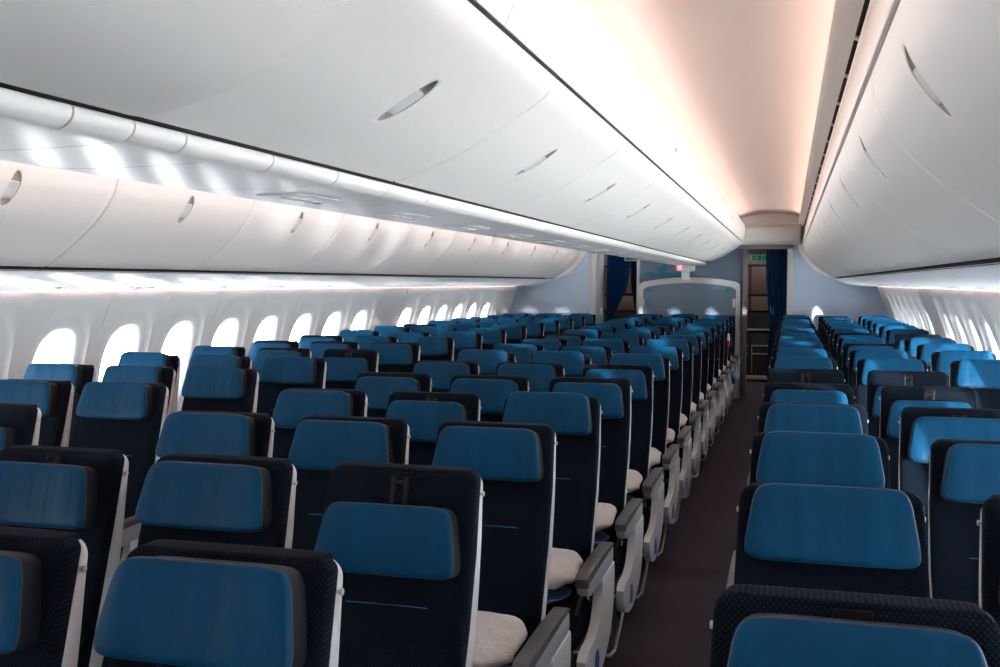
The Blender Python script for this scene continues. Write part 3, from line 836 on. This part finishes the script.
for x0, x1, n_ in ((.735, .80, 38), (-.745, -.70, 39)):
    bm = bmesh.new(); box(bm, x0, x1, YB - .03, YB + .10, 0, 2.08, .008); struct(f'trim_{n_}', bm, M['jamb' if n_ == 39 else 'galleyl'], 'post beside the centre partition, ' + ('right' if n_ == 38 else 'left') + ' side')
# centre partition with arched white frame
r = empty('partition', (0, YB - .12, 0)); tag(r, 'slate blue centre partition with arched white frame behind the last centre seats', 'partition')
def arch(w, zt, rise, n=24): return [(-w, 0)] + [(-w + 2 * w * i / n, zt + rise * (1 - (2 * i / n - 1) ** 2) - (.03 if i in (0, n) else 0)) for i in range(n + 1)] + [(w, 0)]
bm = bmesh.new(); panel_xz(bm, [(x + .01, z) for x, z in arch(.655, 1.535, .065)], -.02, .02); finish(bm, 'board', M['bulkdark'], r, smooth=False)
bm = bmesh.new(); o_, i_ = arch(.70, 1.605, .075), arch(.645, 1.535, .065)
for y in (0,):
    vo = [bm.verts.new((x + .01, -.035, z)) for x, z in o_]; vi = [bm.verts.new((x + .01, -.035, z)) for x, z in i_]
    vo2 = [bm.verts.new((x + .01, .035, z)) for x, z in o_]; vi2 = [bm.verts.new((x + .01, .035, z)) for x, z in i_]
    for i in range(len(o_) - 1):
        bm.faces.new((vo[i], vo[i+1], vi[i+1], vi[i])); bm.faces.new((vo2[i], vi2[i], vi2[i+1], vo2[i+1]))
        bm.faces.new((vo[i], vo2[i], vo2[i+1], vo[i+1])); bm.faces.new((vi[i], vi[i+1], vi2[i+1], vi2[i]))
finish(bm, 'frame', M['jamb'], r, sharp=60)
for s in (-1, 1):
    bm = bmesh.new(); box(bm, s * .63 - .02, s * .63 + .02, -.05, -.02, 1.26, 1.38, .006); finish(bm, 'latch', M['jamb'], r)
    bm = bmesh.new(); n = 16
    rings(bm, [[(s * .55 + q * .045 * cos(2 * pi * k / n), y, 1.50 + q * .026 * sin(2 * pi * k / n)) for k in range(n)] for y, q in ((-.02, 1), (-.026, 1))]); finish(bm, 'emblem', M['tealmark'], r)
# seat sign box hanging below the centre bins
r = empty('hanging_sign', (-.02, YB - .35, 1.70)); tag(r, 'small white sign box with a pink lit face on a stalk under the centre bins', 'sign')
bm = bmesh.new(); box(bm, -.13, .13, -.05, .05, .06, .16, .02); finish(bm, 'housing', M['jamb'], r)
bm = bmesh.new(); box(bm, -.055, .055, -.02, .02, -.06, .07, .008); finish(bm, 'stalk', M['jamb'], r)
bm = bmesh.new(); box(bm, -.105, -.045, -.054, -.048, .085, .145, .004); finish(bm, 'lit_face', M['pink'], r)
# teal emblem on the slate wall
bm = bmesh.new()
for dx, dz, w, h in ((-.20, .0, .10, .035), (0, 0, .12, .035), (.17, -.005, .09, .03), (-.05, .07, .07, .04), (-.02, .11, .035, .03)):
    n = 14; rings(bm, [[(-.34 + dx + w * cos(2 * pi * k / n), y, 1.72 + dz + h * sin(2 * pi * k / n)) for k in range(n)] for y in (YB + .021, YB + .012)])
o = finish(bm, 'wall_emblem', M['tealmark']); tag(o, 'blurred teal emblem on the slate wall left of the hanging sign', 'emblem')
# galley room
bm = bmesh.new(); box(bm, -2.8, 2.8, 17.75, 17.85, 0, 2.7); struct('wall_rear', bm, M['galleyd'], 'dark wall at the far end of the galley', smooth=False)
bm = bmesh.new(); box(bm, -1.50, -1.42, YB + .05, 15.55, 0, 2.3); box(bm, -1.42, -1.36, YB + .08, 15.5, 0, 2.12, .01); struct('wall_galley_left', bm, M['bulk'], 'pale blue lavatory side wall beyond the left opening')
bm = bmesh.new(); box(bm, 1.44, 1.50, YB + .05, 17.7, 0, 2.3); struct('wall_galley_right', bm, M['bulkdark'], 'side wall beyond the right opening')
def galley(x0, x1, yg, label):
    r = empty('galley_unit', ((x0 + x1) / 2, yg, 0)); tag(r, label, 'galley'); w = (x1 - x0) / 2
    bm = bmesh.new(); box(bm, -w, w, 0, .55, 0, 2.3); finish(bm, 'body', M['galleyd'], r, smooth=False)
    bm = bmesh.new(); box(bm, -w, w, -.02, 0, 1.90, 2.3, .004); finish(bm, 'top_panel', M['galleyl'], r)
    for i in range(2):
        a = -w + i * w + .015; b = -w + (i + 1) * w - .015
        bm = bmesh.new(); box(bm, a, b, -.03, 0, 1.42, 1.86, .008); box(bm, (a + b) / 2 - .02, (a + b) / 2 + .02, -.045, -.03, 1.5, 1.54, .004, mi=1); finish(bm, 'oven_door', [M['galley'], M['metal']], r)
        bm = bmesh.new(); box(bm, a, b, -.03, 0, 1.15, 1.38, .008); finish(bm, 'drawer', M['galley'], r)
        bm = bmesh.new(); box(bm, a, b, -.03, 0, .12, .80, .008); d = finish(bm, 'cart_door', M['galleyd'], r)
        bm = bmesh.new(); box(bm, a + .01, b - .01, -.045, -.03, .57, .595, .004); tube(bm, [(a + .02, -.04, .57), (a + .02, -.04, .14)], .008, 6); finish(bm, 'handle', M['metal'], d)
        bm = bmesh.new(); box(bm, a + .01, b - .01, -.045, -.03, .44, .465, .004); finish(bm, 'handle', M['metal'], d)
    bm = bmesh.new(); box(bm, -w, w, -.06, 0, .83, .86, .004); finish(bm, 'worktop_edge', M['metal'], r)
    bm = bmesh.new(); box(bm, -w, w, -.05, 0, .03, .10, .004); finish(bm, 'kick_strip', M['metal'], r)
galley(.10, 1.42, 17.1, 'dark galley cabinets with metal cart rails beyond the right aisle')
galley(-1.9, -.30, 17.1, 'brown galley cabinets beyond the left aisle')
for sgn, nm in ((1, 'right'), (-1, 'left')):
    bm = bmesh.new(); box(bm, sgn * .9 - .25, sgn * .9 + .25, 15.9, 16.1, 2.60, 2.62); o = finish(bm, 'galley_fill', M['lamp'], smooth=False); tag(o, f'added fill light panel inside the galley on the {nm} side', 'lamp')  # glowing panels added to brighten the galley and curtains
# curtains
def curtain(x0, x1, y, z0, z1, m, label, tie=None, tx=None):
    bm = bmesh.new(); R = []
    for i in range(25):
        t = i / 24; z = z1 + (z0 - z1) * t; g = 1.
        if tie is not None:
            g = 1 - (1 - tie) * math.exp(-((t - .52) / .2) ** 2) - .15 * max(0, t - .5)
        R.append([((tx if tx is not None else x0) + ((x0 + (x1 - x0) * k / 60) - (tx if tx is not None else x0)) * g, y + .028 * sin(k * .78) * (.6 + .4 * g), z) for k in range(61)])
    R2 = R
    vs = [[bm.verts.new(p) for p in r_] for r_ in R2]
    for a, b in zip(vs, vs[1:]):
        for i in range(60): bm.faces.new((a[i], a[i+1], b[i+1], b[i]))
    geo = bmesh.ops.solidify(bm, geom=bm.faces[:], thickness=.006)
    o = finish(bm, 'curtain', m); tag(o, label, 'curtain'); return o
curtain(1.05, 1.33, YB + .16, .05, 2.07, M['curtaind'], 'dark blue curtain gathered at the right side of the right aisle opening', .8, 1.33)
curtain(-1.33, -.98, YB + .90, .05, 2.06, M['curtain'], 'bright blue curtain tied back at the left aisle opening', .3, -1.33)
curtain(-.98, -.78, YB + .95, .05, 2.06, M['curtaind'], 'narrow navy curtain beside the post in the left aisle opening', .5, -.80)
# exit signs
def exit_sign(x, y, z, label):
    r = empty('exit_sign', (x, y, z)); tag(r, label, 'sign')
    bm = bmesh.new(); box(bm, -.145, .145, -.02, .02, -.055, .055, .015); finish(bm, 'housing', M['white'], r)
    bm = bmesh.new(); box(bm, -.105, .105, -.024, -.019, -.036, .036, .006); f = finish(bm, 'sign_face', M['green'], r)
    bm = bmesh.new()   # running figure, door and arrow
    n = 10; rings(bm, [[(-.035 + .008 * cos(2 * pi * k / n), yy_, .026 + .008 * sin(2 * pi * k / n)) for k in range(n)] for yy_ in (-.024, -.027)])
    for (a, b) in (((-.035, .016), (-.04, -.006)), ((-.04, -.006), (-.022, -.018)), ((-.022, -.018), (-.024, -.034)), ((-.04, -.006), (-.058, -.03)), ((-.036, .012), (-.016, .004)), ((-.036, .012), (-.056, .002))):
        tube(bm, [(a[0], -.026, a[1]), (b[0], -.026, b[1])], .0035, 6)
    for q in ([(.03, .03), (.03, -.034)], [(.03, .03), (.066, .03)], [(.066, .03), (.066, -.034)], [(-.092, 0), (-.066, 0)], [(-.092, 0), (-.080, .012)], [(-.092, 0), (-.080, -.012)]):
        tube(bm, [(q[0][0], -.026, q[0][1]), (q[1][0], -.026, q[1][1])], .0035, 6)
    finish(bm, 'pictogram', M['white'], r)
exit_sign(.95, YB + .45, 1.96, 'green and white exit sign in the right aisle opening')
exit_sign(-.86, YB + .5, 1.98, 'green and white exit sign in the left aisle opening')
for s, x in ((1, .95), (-1, -.86)):
    bm = bmesh.new(); box(bm, x - .2, x + .2, YB + .43, YB + .52, 2.012 + (.02 if s < 0 else 0), 2.66); struct('trim_40' if s > 0 else 'trim_41', bm, M['galleyl'], 'grey drop panel carrying the exit sign, ' + ('right' if s > 0 else 'left') + ' opening', smooth=False)

# ------------------------------------------------------------------ light
w = bpy.data.worlds.new('World'); S.world = w; w.use_nodes = True
nt = w.node_tree; bg = nt.nodes['Background']
tc = nt.nodes.new('ShaderNodeTexCoord'); sp = nt.nodes.new('ShaderNodeSeparateXYZ'); cr = nt.nodes.new('ShaderNodeValToRGB')
nt.links.new(tc.outputs['Generated'], sp.inputs[0]); mr = nt.nodes.new('ShaderNodeMapRange')
mr.inputs['From Min'].default_value = -1; nt.links.new(sp.outputs['Z'], mr.inputs['Value']); nt.links.new(mr.outputs['Result'], cr.inputs['Fac'])
e = cr.color_ramp.elements; e[0].position = .0; e[0].color = (3.2, 3.25, 3.3, 1); e[1].position = 1; e[1].color = (.25, .32, .40, 1)
q = e.new(.47); q.color = (3.2, 3.25, 3.3, 1); q = e.new(.53); q.color = (.5, .5, .5, 1)
mr2 = nt.nodes.new('ShaderNodeMapRange'); mr2.inputs['From Min'].default_value = -1; mr2.inputs['From Max'].default_value = 1
mr2.inputs['To Min'].default_value = .55; mr2.inputs['To Max'].default_value = 1.15; nt.links.new(sp.outputs['X'], mr2.inputs['Value'])
mm = nt.nodes.new('ShaderNodeVectorMath'); mm.operation = 'SCALE'; nt.links.new(cr.outputs['Color'], mm.inputs[0]); nt.links.new(mr2.outputs['Result'], mm.inputs['Scale'])
nt.links.new(mm.outputs['Vector'], bg.inputs['Color']); bg.inputs['Strength'].default_value = 11.
def sun(d, e, ang, col, name):
    l = bpy.data.lights.new(name, 'SUN'); l.energy = e; l.angle = radians(ang); l.color = col
    o = bpy.data.objects.new(name, l); C.objects.link(o); o.rotation_euler = Vector(d).to_track_quat('-Z', 'Y').to_euler(); return o
sun((-.64, .77, -.012), 9., 1.4, (1, .97, .92), 'low_sun')
sun((-.80, .58, .155), 1.2, 2., (1, .98, .95), 'sun_glint_from_wing')

# ------------------------------------------------------------------ camera
cam = bpy.data.cameras.new('camera'); co = bpy.data.objects.new('camera', cam); C.objects.link(co)
cam.sensor_width = 36; cam.lens = 36 * 1022.7 / 1000; cam.clip_start = .05
co.location = (CAMX, 0, CAMZ)
co.rotation_euler = (radians(90 - 2.8269), 0, radians(15.730))
S.camera = co
S.view_settings.view_transform = 'Standard'; S.view_settings.look = 'None'; S.view_settings.gamma = 1; S.view_settings.use_curve_mapping = False
S.view_settings.exposure = .45
S.cycles.use_denoising = True
S.cycles.max_bounces = 12; S.cycles.diffuse_bounces = 8; S.cycles.glossy_bounces = 4; S.cycles.transparent_max_bounces = 8
S.cycles.sample_clamp_indirect = 20
